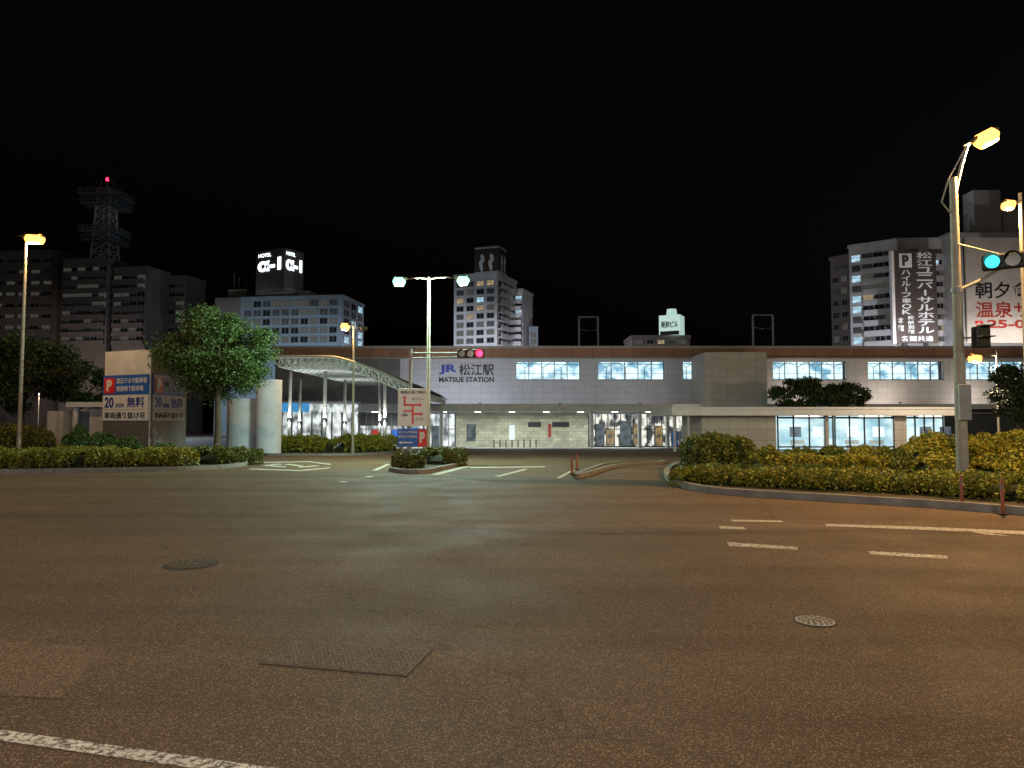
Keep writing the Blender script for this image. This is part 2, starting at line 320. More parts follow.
def tree(x,y,zc,rx,rz,label,m='leaf',leaves=14000,size=.11,trunk_r=.16,clumps=70,ry=None):
    g=gz(y); t=thing('tree',label,'tree',(x,y,g)); ry=ry or rx; mb=MB()
    zb=zc-rz*.75
    mb.tube([(0,0,-.1),(.04,0,(zb-g)*.5),(-.03,.03,zb-g),(0,0,zc-g+rz*.2)],[trunk_r*1.25,trunk_r,trunk_r*.85,trunk_r*.3],10)
    C=[]
    while len(C)<clumps:
        d=rng.normal(size=3); d/=np.linalg.norm(d); r=rng.uniform(.25,1)**.5*.88
        C.append(d*r*np.array([rx,ry,rz])*np.array([1,1,.95]))
    C=np.array(C)
    for k in range(12):
        e=C[k*3]; st=zb-g+rng.uniform(-.1,.5)*rz*.5
        mb.tube([(0,0,st),(e[0]*.5,e[1]*.5,(st+zc-g+e[2])*.5+.1),(e[0],e[1],zc-g+e[2])],[trunk_r*.45,trunk_r*.28,trunk_r*.1],6)
    tr=bpy.data.objects.new('trunk',mb.mesh('trunk',[M['bark']],True)); col.objects.link(tr); tr.parent=t
    per=leaves//clumps; P=[]
    for cpt in C:
        cr=rng.uniform(.15,.3)*(rx+rz)/2; q=rng.normal(size=(per,3)); q/=np.linalg.norm(q,axis=1)[:,None]; q*=cr*rng.uniform(.3,1.2,(per,1))*np.array([1.15,1.15,.8]); P.append(q+cpt)
    P=np.vstack(P)+np.array([0,0,zc-g])
    me=leafmesh('crown',P,size,[m]); o=bpy.data.objects.new('crown',me); col.objects.link(o); o.parent=t
def hedge(path,hw,h,label,m='leafm',dens=900,size=.045,name='hedge',cat='hedge',base=.06):
    path=[Vector((p[0],p[1])) for p in path]; seg=[(a,b,(b-a).length) for a,b in zip(path[:-1],path[1:])]; L=sum(s[2] for s in seg)
    o0=path[0]; z0=gz(o0.y); N=int(dens*(L+2*hw)*(hw*2+h*1.6)); pw=.45 if name=='hedge' else .8
    t=rng.uniform(0,L,N); ang=rng.uniform(-.15,math.pi+.15,N); ph=rng.uniform(0,6.28,6)
    amp=1.3 if name=='hedge' else 2.0
    def wob(s,a): return 1+amp*(.05*np.sin(s*1.7+ph[0])+.05*np.sin(s*4.1+ph[1]+a*2)+.04*np.sin(s*9+ph[2]-a*3)+.03*np.sin(s*17+a*7+ph[3]))
    rad=rng.uniform(.86,1.1,N)*wob(t,ang)
    def pos(s):
        acc=0
        for a,b,l in seg:
            if s<=acc+l+1e-6: d=(b-a)/l; return a+d*(s-acc),Vector((-d.y,d.x))
            acc+=l
        d=(seg[-1][1]-seg[-1][0]).normalized(); return seg[-1][1],Vector((-d.y,d.x))
    P=np.zeros((N,3))
    for i in range(N):
        p,nv=pos(t[i]); ca,sa=math.cos(ang[i]),math.sin(ang[i])
        ca=math.copysign(abs(ca)**pw,ca); sa=math.copysign(abs(sa)**pw,sa); endf=min(1,(min(t[i],L-t[i])+hw*.25)/(hw*.6)); endf=max(.35,endf)**.5
        q=p+nv*(ca*hw*rad[i]*endf); P[i]=(q.x-o0.x,q.y-o0.y,gz(q.y)-z0+base+max(0,sa)*h*rad[i]*endf)
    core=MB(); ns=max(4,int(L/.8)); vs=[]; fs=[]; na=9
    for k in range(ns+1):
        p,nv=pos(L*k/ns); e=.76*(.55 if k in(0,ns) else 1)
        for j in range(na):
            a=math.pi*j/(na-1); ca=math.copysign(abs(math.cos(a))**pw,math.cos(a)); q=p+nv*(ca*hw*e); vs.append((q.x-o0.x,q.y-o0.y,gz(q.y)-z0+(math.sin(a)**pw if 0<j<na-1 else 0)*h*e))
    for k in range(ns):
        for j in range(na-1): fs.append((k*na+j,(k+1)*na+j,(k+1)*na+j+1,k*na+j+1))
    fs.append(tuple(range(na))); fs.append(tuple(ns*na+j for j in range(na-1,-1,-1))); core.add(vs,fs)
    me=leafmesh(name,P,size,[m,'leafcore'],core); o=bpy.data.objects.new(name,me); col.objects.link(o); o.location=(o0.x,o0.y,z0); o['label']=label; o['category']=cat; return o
def shrub(px,Y,r,h,label,m='leafm',size=.06):
    x=X(px,Y,440); return hedge([(x-r*.5,Y),(x+r*.5,Y)],r,h,label,m,dens=620,size=size,name='shrub',cat='shrub',base=.15)
def gp(px,py,dy=0):
    a=G(px,py); return (a[0],a[1]+dy)
hedge([gp(-260,473,1.8),gp(-60,472,1.8),gp(60,471,1.8),gp(178,469,1.8)],1.5,.66,'long low clipped azalea hedge along the kerb','leafy',800,.045)
hedge([gp(190,468,1.2),gp(240,465,1.0)],.9,.65,'short clipped hedge at the corner of the planting bed','leafm')
hedge([(X(-140,36),36.5),(X(-10,36),36.5),(X(52,37),37)],1.1,1.5,'tall clipped hedge beside the parking entrance','leafm',500,.06)
for px,Y,r,h in ((78,34,.9,1.25),(103,33,.9,1.15),(128,33.5,1.0,1.0),(165,34,.9,.8)): shrub(px,Y,r,h,'rounded evergreen shrub under the parking sign','leaf')
hedge([gp(250,454,2),gp(322,454.5,2)],1.1,1.1,'clipped hedge on the island before the taxi rank','leafy',420,.07)
hedge([gp(332,454.5,2),gp(388,453,2)],1.1,1.15,'clipped hedge on the island before the taxi rank','leafy',420,.07)
hedge([gp(396,471,.5),gp(417,471.5,.5)],.6,.5,'small square hedge at the tip of the median','leafm',900,.045)
hedge([gp(432,468,.8),gp(452,466,.8)],.75,.6,'small square hedge on the median under the lamp','leafm',900,.045)
hedge([gp(692,487,1.2),gp(760,492,1.5),gp(850,496.5,1.6),gp(950,501,1.6),gp(1000,504,1.6),gp(1100,513,1.7),gp(1300,528,1.8)],1.15,.42,'low clipped azalea hedge following the curved kerb','leafy',1300,.036)
hedge([(X(683,25),25.5),(X(752,25),25)],1.3,1.15,'tall dense clipped hedge at the bed corner','leafm',800,.05)
hedge([(X(775,24),24.5),(X(900,23),24)],1.0,.5,'low clipped hedge in front of the waiting room','leafy',800,.045)
for px,Y,r,h,m in ((765,22,.7,.62,'leafy'),(800,28,1.0,.66,'leafm'),(835,27,1.0,.58,'leafm'),(868,26,1.1,.6,'leafy'),(893,23.5,.8,.62,'leafm'),(925,24,1.0,.94,'leafy'),(953,25,1.1,.95,'leafm'),(985,24,1.2,1.02,'leafy'),(1020,23,1.2,1.0,'leafy'),(1060,23,1.2,1.0,'leafy'),(936,20,.8,.62,'leafy'),(1000,19,.9,.62,'leafy')):
    shrub(px,Y,r,h,'loose yellow-green flowering shrub in the planting bed' if m=='leafy' else 'rounded green shrub in the planting bed',m,.05)
tree(X(218,36),36,Z(354,36),2.95,2.55,'round-crowned broadleaf tree beside the parking sign','leaf',50000,.066,.17,120)
tree(X(22,44),44,Z(374,44),3.6,2.6,'dark spreading tree over the hedge','leafd',18000,.11,.2,60)
tree(X(78,50),50,Z(384,50),2.6,1.9,'dark spreading tree behind the parking entrance','leafd',9000,.12,.2,45)
tree(X(-70,46),46,Z(365,46),3.8,2.9,'dark spreading tree over the hedge','leafd',10000,.14,.2,50)
tree(X(800,70),70,Z(393,70),2.9,1.9,'low dark tree behind the waiting room roof','leafd',9000,.13,.15,40)
tree(X(836,71),71,Z(397,71),3.2,1.6,'low dark tree behind the waiting room roof','leafd',9000,.13,.15,40)
tree(X(1018,48),48,Z(394,48),1.9,2.2,'dark tree beside the bus stop','leafd',9000,.11,.14,40)
tree(X(1060,46),46,Z(388,46),2.3,2.6,'dark tree beside the bus stop','leafd',8000,.12,.14,40)
# ------------------------------------------------------------- street lamps
def head(parent,p,d,length,lens,light_power,color,lit=True,big=1.0):
    d=Vector(d).normalized(); p=Vector(p); mb=MB(); mb.tube([p-d*.12,p,p+d*length*.3,p+d*length*.8,p+d*length],[.05,.075,.14*big,.15*big,.06],12,sq=.5)
    hd=part(mb,'lamp_head',parent,['headm'],True); q=p+d*length*.6-Vector((0,0,.09*big))
    mb=MB(); mb.tube([q-d*length*.4,q-d*length*.25,q+d*length*.25,q+d*length*.4],[.06,.19*big,.19*big,.06],16,sq=.85)
    part(mb,'lens',hd,[lens if lit else 'lensoff'],True)
    if lit: light(parent,q-Vector((0,0,.24*big)),light_power,color,r=.02)
def lamp(x,y,ztop,arms,label,r0=.1,r1=.06,polem='pole',group='street lamps around the station forecourt'):
    g=gz(y); t=thing('street_lamp',label,'street lamp',(x,y,g),group); mb=MB()
    mb.tube([(x,y,g),(x,y,g+.5),(x,y,g+.52),(x,y,ztop)],[r0*1.25,r0*1.25,r0,r1],14); mb.box(x-r0*2,x+r0*2,y-r0*2,y+r0*2,g,g+.05); part(mb,'pole',t,[polem],True)
    for a in arms:
        s=Vector((x,y,a['z0'])); e=Vector((x+a['dx'],y+a.get('dy',0),a['z1'])); mid=s.lerp(e,.5)+Vector((0,0,a.get('sag',.1)))
        mb=MB(); mb.tube([s,s.lerp(mid,.5)+Vector((0,0,.02)),mid,mid.lerp(e,.5)+Vector((0,0,.02)),e],[.05,.045,.04,.035,.035],8); part(mb,'arm',t,[polem],True)
        dd=Vector((a.get('hx',a['dx']),a.get('dy',0),a.get('tilt',.1)*abs(a['dx']))).normalized(); head(t,e,dd,a.get('len',.6),a['lens'],a['P'],a['c'],a.get('lit',True),a.get('big',1.0))
    return t
lx=X(963,17,480)
lampR=lamp(lx,17.0,Z(178,17),[dict(z0=Z(200,17),z1=Z(145,17),dx=.34,dy=-.1,tilt=.5,len=.7,lens='e_sod',P=4200,c=SOD,sag=.12,big=1.15)],'tall tapered street lamp lit orange above the planting bed',.135,.085)
mb=MB(); mb.tube([(lx-.05,17,Z(215,17)),(lx-.3,17,Z(202,17)),(lx-.12,17,Z(180,17)),(lx+.28,16.9,Z(148,17))],[.022,.022,.022,.02],6); part(mb,'brace',lampR,['pole'],True)
mb=MB(); mb.box(lx-.14,lx+.14,16.8,16.88,Z(420,17),Z(385,17)); part(mb,'control_box',lampR,['steel'],bevel=.01)
lamp(X(24,34,300),34,Z(239,34),[dict(z0=Z(240,34),z1=Z(236,34),dx=-.3,hx=1,lens='e_sod',P=1100,c=SOD,len=1.2,sag=.03,tilt=-.1,big=1.5)],'tall street lamp with one orange head among trees')
lamp(X(353,50,420),50,Z(322,50),[dict(z0=Z(330,50),z1=Z(325,50),dx=-.15,lens='e_sod',P=1300,c=SOD,len=.8,big=1.8),dict(z0=Z(330,50),z1=Z(328,50),dx=.35,lens='e_sod',P=0,c=SOD,len=.6,lit=False)],'street lamp with one orange head lit near the taxi rank')
lamp(X(428,33,450),33,Z(277,33),[dict(z0=Z(279,33),z1=Z(279,33),dx=-.95,lens='e_led',P=3600,c=LED,len=.75,tilt=.02,sag=.05,big=1.45),dict(z0=Z(279,33),z1=Z(278,33),dx=1.15,lens='e_led',P=3600,c=LED,len=.75,tilt=.02,sag=.05,big=1.45)],'tall twin-arm street lamp with greenish white heads on the median')
lamp(X(1024,26,300),26,Z(193,26),[dict(z0=Z(205,26),z1=Z(203,26),dx=-.15,lens='e_sod',P=1400,c=SOD,len=.5,big=1.2)],'street lamp lit orange beyond the traffic signal')
lamp(X(998,51,400),51,Z(350,51),[dict(z0=Z(356,51),z1=Z(357,51),dx=-.9,lens='e_sod',P=2400,c=(1,.78,.52),len=1.1,big=2.0)],'street lamp lit orange beside the bus terminal')
for x,y,P in ((-9,-5,3500),(7,-7,3500),(24,3,2600),(-24,5,2200)):
    lamp(x,y,9.0,[dict(z0=8.9,z1=9.1,dx=0.8,dy=.0,lens='e_sod',P=P,c=SODP,len=.6)],'street lamp lit orange on the near roadside')
# ------------------------------------------------------------- traffic signals
def signal(t,center,rz,lit,lens):
    c=Vector(center); ca,sa=math.cos(rz),math.sin(rz)
    def L(x,y,z): return Vector((c.x+x*ca-y*sa,c.y+x*sa+y*ca,c.z+z))
    def loc(mb,name,mats,parent=t,bev=0,sm=False):
        mb.v=[tuple(L(*v)) for v in mb.v]; return part(mb,name,parent,mats,sm,bev)
    mb=MB(); mb.box(-.62,.62,-.08,.1,-.19,.19); h=loc(mb,'housing',['dark'],bev=.05)
    for i,xx in enumerate((-.4,0,.4)):
        mb=MB(); mb.tube([(xx,-.085,0),(xx,-.1,0)],.15,20); loc(mb,'lens',[lens if i==lit else 'lensoff'],h)
        mb=MB(); n=16; vs=[]; fs=[]
        for k in range(n+1):
            a=math.radians(-40+260*k/n); r=.165
            for yy,rr in ((-.08,r),(-.34 if 20<math.degrees(a)<160 else -.22,r)):
                vs+= [(xx+rr*math.cos(a),yy,rr*math.sin(a)),(xx+(rr+.008)*math.cos(a),yy,(rr+.008)*math.sin(a))]
        for k in range(n):
            o=k*4; fs+=[(o,o+4,o+6,o+2),(o+1,o+3,o+7,o+5),(o+2,o+6,o+7,o+3)]
        mb.add(vs,fs); loc(mb,'visor',['dark'],h)
sx=X(410,32,440); t=thing('traffic_signal','horizontal traffic signal showing red on a long arm','traffic signal',(sx,32,gz(32)))
mb=MB(); mb.tube([(sx,32,gz(32)),(sx,32,Z(349,32))],[.1,.075],14); part(mb,'pole',t,['steel'],True)
mb=MB(); e=X(466,32,354); mb.tube([(sx,32,Z(353,32)),(e,32,Z(353,32))],.035,8); mb.tube([(sx,32,Z(358,32)),(e,32,Z(356.5,32))],.025,8); mb.tube([(sx+1,32,Z(353,32)),(sx+1,32,Z(357.6,32))],.02,6); part(mb,'arm',t,['steel'],True)
signal(t,(X(471,32,354),31.85,Z(354,32)),math.radians(-4),2,'e_red'); light(t,(X(480,32,354),31.45,Z(354,32)),40,(1,.05,.15),r=.02)
cx,cz=X(1003,16.6,262),Z(262,16.6); t=thing('traffic_signal','horizontal traffic signal showing green, bracketed to the lamp pole','traffic signal',(lx,16.9,gz(17)))
signal(t,(cx+.1,16.4,cz),math.radians(-38),0,'e_grn')
mb=MB(); mb.tube([(lx+.05,16.95,Z(290,17)),(lx+.4,16.8,Z(283,17)),(cx+.15,16.6,cz)],.04,8); mb.tube([(lx,16.9,Z(245,17)),(cx+.1,16.5,cz+.1)],.022,6); mb.tube([(lx,17,Z(293,17)),(lx,17,Z(288,17))],.13,12); part(mb,'arm',t,['steel'],True)
t=thing('pedestrian_signal','dark pedestrian signal box bracketed to the lamp pole','pedestrian signal',(lx+.35,16.8,gz(17)))
z1,z0=Z(328,17),Z(349,17); mb=MB(); mb.box(lx+.2,lx+.52,16.6,16.85,z0,z1); h=part(mb,'housing',t,['dark'],bevel=.03)
mb=MB(); mb.box(lx+.24,lx+.48,16.57,16.6,z0+.03,z0+.22); mb.box(lx+.24,lx+.48,16.57,16.6,z0+.27,z1-.03); part(mb,'lens',h,['lensoff'])
mb=MB(); mb.box(lx+.2,lx+.52,16.42,16.6,z1-.01,z1+.01); mb.box(lx+.2,lx+.52,16.42,16.6,z0+.24,z0+.26); part(mb,'visor',h,['dark'])
mb=MB(); mb.tube([(lx,16.95,(z0+z1)/2),(lx+.25,16.8,(z0+z1)/2)],.025,6); part(mb,'bracket',t,['steel'])
# ------------------------------------------------------------- station building
SY=85.0; g=gz(SY); st=thing('station_building','long white panelled railway station with brown roof band and lit windows','train station',(0,SY,g))
zt,zb_,zw,zc=Z(346.5,SY),Z(359,SY),Z(380,SY),Z(409,SY)
xl,xr=X(275,SY,360),X(1130,SY,360)
mb=MB(); mb.box(xl,xr,SY-.5,SY+14,zb_,zt-.25); part(mb,'roof_band',st,['brown'])
mb=MB(); mb.box(xl-.2,xr+.2,SY-.7,SY+14.2,zt-.25,zt); mb.box(xl,xr,SY-.6,SY-.5,zb_,zb_+.15); part(mb,'coping',st,['frame'])
wins=[(516,580),(598,665),(683,704),(773,847),(868,944),(966,1040),(1060,1120)]
xw0=X(400,SY,380); zwt=Z(361,SY); xm_=X(736,SY,370)
edges=[xw0]+[v for a,b in wins for v in (X(a,SY,370),X(b,SY,370))]+[xr]
for lo,hi,mm,lb in ((xw0,xm_,'panel','cool grey panelled wall around the name sign'),(xm_,xr,'panelr','beige panelled wall beyond the stair tower')):
    mb=MB()
    for i in range(0,len(edges),2):
        a,b=max(lo,edges[i]),min(hi,edges[i+1])
        if b>a: mb.box(a,b,SY,SY+.5,zw,zwt)
    mb.box(lo,hi,SY,SY+.5,zwt,zb_); mb.box(lo,hi,SY,SY+.5,zc-.6,zw); part(mb,'wall',st,[mm],label=lb)
mb=MB(); mb.box(xl,xw0,SY+.1,SY+.5,zc-2,zb_); part(mb,'wall',st,['asphaltgrey'],label='dark grey end wall behind the taxi roof')
mb=MB(); mb.box(xl+.2,xr-.2,SY+1.6,SY+13.8,g,zb_-.05); part(mb,'wall',st,['asphaltgrey'],label='plain inner block of the station')
for a,b in wins:
    x0,x1=X(a,SY,370),X(b,SY,370); mb=MB(); mb.box(x0,x1,SY+1.2,SY+1.25,zw,zwt,0)
    n=max(2,round((x1-x0)/1.5))
    w=part(mb,'window',st,['plat']); mb=MB()
    for k in range(n+1):
        xx=x0+(x1-x0)*k/n; mb.box(xx-.05,xx+.05,SY+.15,SY+.25,zw,zwt)
    mb.box(x0,x1,SY+.16,SY+.24,zw,zw+.1); mb.box(x0,x1,SY+.16,SY+.24,zwt-.1,zwt); mb.box(x0,x1,SY+.16,SY+.24,zw+.75,zw+.8)
    part(mb,'frame',w,['frame'])
    mb=MB()
    for k in range(n//2+1):
        xx=x0+(x1-x0)*(k+.5)/(n/2+1); mb.tube([(xx-1.0,SY+1,zwt-.1),(xx,SY+1,zwt-.7),(xx,SY+1,zw)],.05,6); mb.tube([(xx+1.0,SY+1,zwt-.1),(xx,SY+1,zwt-.7)],.05,6)
    mb.tube([(x0,SY+.9,zwt-.25),(x1,SY+.9,zwt-.35)],.05,6)
    part(mb,'platform_post',w,['truss'])
f=Face((X(400,SY,370),SY),(X(500,SY,370),SY)); S=lambda px:(px-400)/100
for body,a,b,y0,y1,m,bd in (('JR',439,457,374.5,364.5,'jr',.05),('松江駅',459,494,375.5,364,'black',.015),('MATSUE STATION',439,494,382.2,377,'black',.03)):
    f.text(st,body,S(a),S(b),Z(y0,SY),Z(y1,SY),.04,m,bd,name='station_lettering')
mb=MB(); tx0,tx1=X(705,79,380),X(767,79,380); mb.box(tx0,tx1,79,SY-.02,gz(79),Z(352,79)); part(mb,'stair_tower',st,['panelb'])
cx0,cx1=X(352,77,408),X(672,77,408); cz0,cz1=Z(411.5,77),Z(404.5,77)
mb=MB(); mb.box(cx0,cx1,77,SY-.03,cz0,cz1); mb.box(cx0-.1,cx1+.1,76.9,77,cz1-.12,cz1+.08); part(mb,'canopy',st,['whited'])
mb=MB(); mb.box(X(672,80,408),xr,81,SY-.03,Z(409,81),Z(404,81)); part(mb,'canopy',st,['white'])
for k in range(9):
    xx=cx0+2+(cx1-cx0-4)*k/8; mb=MB(); mb.box(xx-.35,xx+.35,79.4,79.7,cz0-.05,cz0-.004); part(mb,'ceiling_light',st,['e_ceil'])
for k in range(3): light(st,(cx0+(cx1-cx0)*(k+.5)/3,80.2,cz0-.12),620,(.9,1,.95),'AREA',size=(9,2.5))
for px in (408,441,592,640,668):
    xx=X(px,78,430); mb=MB(); mb.tube([(xx,78.3,gz(78.3)),(xx,78.3,cz0)],.22,14); part(mb,'column',st,['whited'],True)
xs0,xs1=X(456,SY-.1,430),X(588,SY-.1,430)
mb=MB(); mb.box(xs0,xs1,SY-.25,SY+1.55,g,cz0+.3); part(mb,'stone_wall',st,['stone'])
for a,b,y0,y1,m in ((528,541,427,422,'black'),(552,569,427,422,'black'),(467,476,441,424,'posterd'),(509,515,440,425,'signw'),(548,551,437,424,'dred')):
    mb=MB(); mb.box(X(a,SY,430),X(b,SY,430),SY-.33,SY-.25,Z(y0,SY),Z(y1,SY)); part(mb,'notice_board',st,[m])
def bay(x0,x1,y,zb,ztp,n,matn,parent,depth=.02,name='glazed_bay',fr='frame'):
    mb=MB(); mb.box(x0,x1,y+.3,y+.33,zb,ztp); w=part(mb,name,parent,[matn]); mb=MB()
    for k in range(n+1):
        xx=x0+(x1-x0)*k/n; mb.box(xx-.05,xx+.05,y,y+.1,zb,ztp)
    mb.box(x0,x1,y+.01,y+.09,zb,zb+.12); mb.box(x0,x1,y+.01,y+.09,ztp-.15,ztp); mb.box(x0,x1,y+.01,y+.09,zb+2.1,zb+2.2); part(mb,'frame',w,[fr]); return w
bay(X(360,SY),X(404,SY),SY,g,cz0,7,'hall',st); bay(X(404,SY),X(455,SY),SY,g,cz0,8,'hall',st)
bay(X(589,SY),X(640,SY),SY+.2,g,cz0,8,'shop',st,fr='dark'); bay(X(640,SY),X(705,SY),SY+.2,g,cz0,9,'shop',st,fr='dark')
for a,b,y0,y1,m in ((596,604,446,424,'posterd'),(620,631,446,421,'posterd'),(633,640,445,424,'poster'),(606,614,446,430,'poster'),(655,662,447,426,'poster'),(671,677,446,432,'blue'),(411,418,440,428,'blue'),(372,380,442,430,'red'),(432,440,446,426,'posterd'),(392,399,442,430,'blue')):
    yy=SY-.5; xm0,xm1=X(a,yy),X(b,yy)
    tt=thing('poster_stand','upright poster stand by the station entrance','poster',((xm0+xm1)/2,yy,gz(yy)),'poster stands along the station front')
    zz0,zz1=Z(y0,yy),Z(y1,yy); mb=MB(); mb.box(xm0,xm1,yy-.04,yy+.04,max(gz(yy)+.15,zz0),zz1); part(mb,'poster',tt,[m])
    mb=MB()
    for xx in (xm0,xm1): mb.box(xx-.03,xx+.03,yy-.05,yy+.05,gz(yy),zz1+.03)
    mb.box(xm0+.03,xm1-.03,yy-.05,yy+.05,zz1,zz1+.03); part(mb,'frame',tt,['dark'])
for px,P,cc3,yy,zz in ((430,260,(.86,.92,1.0),77.6,cz1),(480,240,(.86,.92,1.0),77.6,cz1),(560,100,(.86,.92,1.0),77.6,cz1),(640,100,(.95,.95,1),77.6,cz1),(810,330,(1,.92,.84),81.3,Z(404,81)),(900,330,(1,.92,.84),81.3,Z(404,81)),(990,330,(1,.92,.84),81.3,Z(404,81))):
    xx=X(px,yy); t=thing('added_floodlight','small lamp added on the canopy roof to wash the facade','added_floodlight',(xx,yy,zz),'lamps added on the station canopy')  # invented floodlights, added to brighten the facade
    mb=MB(); mb.box(xx-.12,xx+.12,yy-.1,yy,zz+.08,zz+.22); part(mb,'lamp_housing',t,['dark']); mb=MB(); mb.tube([(xx,yy+.05,zz),(xx,yy,zz+.12)],.03,6); part(mb,'bracket',t,['dark'])
    light(t,(xx,yy+.15,zz+.2),P*(.5 if yy>80 else 1),cc3,'AREA',size=(1.5,.1),rot=(math.radians(105 if yy<80 else 118),0,0))
for k in range(8):
    xx=X(494+k*6,81.5); mb=MB(); mb.tube([(0,0,0),(0,0,.85),(0,0,.9)],[.07,.07,.03],12); o=bpy.data.objects.new('bollard',mb.mesh('bollard',[M['dark']],True)); col.objects.link(o); o.location=(xx,81.5,gz(81.5)); o['label']='short dark metal bollard before the station wall'; o['category']='bollard'; o['group']='bollards before the station wall'
# ------------------------------------------------------------- overhead line portals
for a,b,yt in ((579,598,317),(753,773,315)):
    Y=92; t=thing('overhead_line_portal','steel portal frame carrying railway overhead wires above the station','railway portal',(X((a+b)/2,Y,330),Y,zt),'portals over the railway'); mb=MB()
    x0,x1=X(a,Y,330),X(b,Y,330); z1=Z(yt,Y)
    for xx in (x0,x1): mb.tube([(xx,Y,zt-.1),(xx,Y,z1)],.13,6)
    mb.tube([(x0,Y,z1),(x1,Y,z1)],.11,6); part(mb,'frame',t,['bgrey'])
    mb=MB(); xm=(x0+x1)/2; mb.tube([(x0,Y,z1-1.6),(xm,Y-.5,z1-1.9)],.04,6); mb.tube([(x1,Y,z1-1.6),(xm+.3,Y-.5,z1-1.9)],.03,6); part(mb,'insulator_arm',t,['bgrey'])
# ------------------------------------------------------------- waiting room building at right
WY=58.0; gw=gz(WY); wb=thing('waiting_room','low flat-roofed bus waiting room with white fascia and lit glass','bus terminal',(X(810,WY),WY,gw))
wz0,wz1=Z(415.5,WY),Z(408,WY)
mb=MB(); mb.box(X(672,WY),X(956,WY),WY,WY+9,wz0,wz1); mb.box(X(671,WY),X(957,WY),WY-.1,WY,wz1-.1,wz1+.08); part(mb,'roof',wb,['white'])
mb=MB(); mb.box(X(705,WY),X(780,WY),WY+1,WY+8,gw,wz0); part(mb,'wall',wb,['panelb'])
mb=MB(); mb.box(X(780,WY)+.01,X(950,WY)+2.5,WY+5,WY+5.2,gw,wz0); part(mb,'rear_wall',wb,['wait'])
for a,b,n in ((782,830,3),(833,838,1),(840,900,4),(912,950,4)):
    x0,x1=X(a,WY),X(b,WY); mb=MB()
    for k in range(n+1):
        xx=x0+(x1-x0)*k/n; mb.box(xx-.05,xx+.05,WY+1,WY+1.1,gw,wz0)
    mb.box(x0,x1,WY+1.01,WY+1.09,gw+.3,gw+.42); mb.box(x0,x1,WY+1.01,WY+1.09,wz0-.25,wz0-.1); part(mb,'window_frame',wb,['dark'])
for a,b in ((830,833),(900,912)):
    mb=MB(); mb.box(X(a,WY),X(b,WY),WY+.9,WY+1.4,gw,wz0); part(mb,'pier',wb,['panelb'])
for px in (800,855,880,930):
    mb=MB(); xx=X(px,WY+3); mb.box(xx-.6,xx+.6,WY+3.3,WY+3.7,gw+.4,gw+.45); mb.box(xx-.6,xx+.6,WY+3.72,WY+3.76,gw+.5,gw+.85)
    for s in(-.5,.5): mb.box(xx+s-.03,xx+s+.03,WY+3.35,WY+3.65,gw,gw+.4)
    part(mb,'bench',wb,['steel'])
for px in (795,818,852,878,925,945):
    mb=MB(); xx=X(px,WY+4.9); mb.box(xx-.5,xx+.5,WY+4.94,WY+4.99,gw+1.1,gw+2.0); part(mb,'wall_poster',wb,['posterd' if px%2 else 'signw'])
for px in (806,870,930):
    mb=MB(); xx=X(px,WY+3); mb.box(xx-1,xx+1,WY+2.8,WY+3,wz0-.1,wz0-.02); part(mb,'ceiling_light',wb,['e_ceil']); light(wb,(xx,WY+2.9,wz0-.15),260,(.8,1,1),'AREA',size=(3,2))
for px in (690,676):
    xx=X(px,WY); mb=MB(); mb.tube([(xx,WY+.6,gw),(xx,WY+.6,wz0)],.12,12); part(mb,'column',wb,['whited'],True)
# ------------------------------------------------------------- taxi rank space-frame roof
tr=thing('taxi_rank_roof','curved steel space-frame roof on slim columns over the taxi rank','canopy',(X(340,60),60,gz(60)))
Y0,Y1=50,78; xa,xb=X(272,Y0),X(411,Y0)
def rz_(u): return Z(357,Y0)-(Z(357,Y0)-Z(387,Y0))*(max(0,u-.42)/.58)**1.35
NU,NV=20,22; mb=MB(); vs=[]
for i in range(NU+1):
    for j in range(NV+1): vs.append((xa+(xb-xa)*i/NU,Y0+(Y1-Y0)*j/NV,rz_(i/NU)))
fs=[(i*(NV+1)+j,(i+1)*(NV+1)+j,(i+1)*(NV+1)+j+1,i*(NV+1)+j+1) for i in range(NU) for j in range(NV)]
mb.add(vs,fs); vs2=[(v[0],v[1],v[2]+.12) for v in vs]; mb.add(vs2,fs)
part(mb,'roof_sheet',tr,['roofsheet'],True)
mb=MB()
for i in range(NU):
    a=i/NU;b=(i+1)/NU; mb.tube([(xa+(xb-xa)*a,Y0-.03,rz_(a)+.06),(xa+(xb-xa)*b,Y0-.03,rz_(b)+.06)],.07,6)
part(mb,'edge_beam',tr,['steel'])
mb=MB(); D=.65
def top(i,j): return (xa+(xb-xa)*i/NU,Y0+(Y1-Y0)*j/NV,rz_(i/NU)-.06)
def bot(i,j): u=(i+.5)/NU; return (xa+(xb-xa)*u,Y0+(Y1-Y0)*(j+.5)/NV,rz_(u)-D)
for i in range(NU+1):
    for j in range(NV+1):
        if i<NU: mb.tube([top(i,j),top(i+1,j)],.035,4,cap=False)
        if j<NV: mb.tube([top(i,j),top(i,j+1)],.035,4,cap=False)
        if i<NU and j<NV:
            bb=bot(i,j)
            for q in ((i,j),(i+1,j),(i,j+1),(i+1,j+1)): mb.tube([bb,top(*q)],.03,4,cap=False)
            if i<NU-1: mb.tube([bb,bot(i+1,j)],.04,4,cap=False)
            if j<NV-1: mb.tube([bb,bot(i,j+1)],.04,4,cap=False)
part(mb,'space_frame',tr,['spframe'])
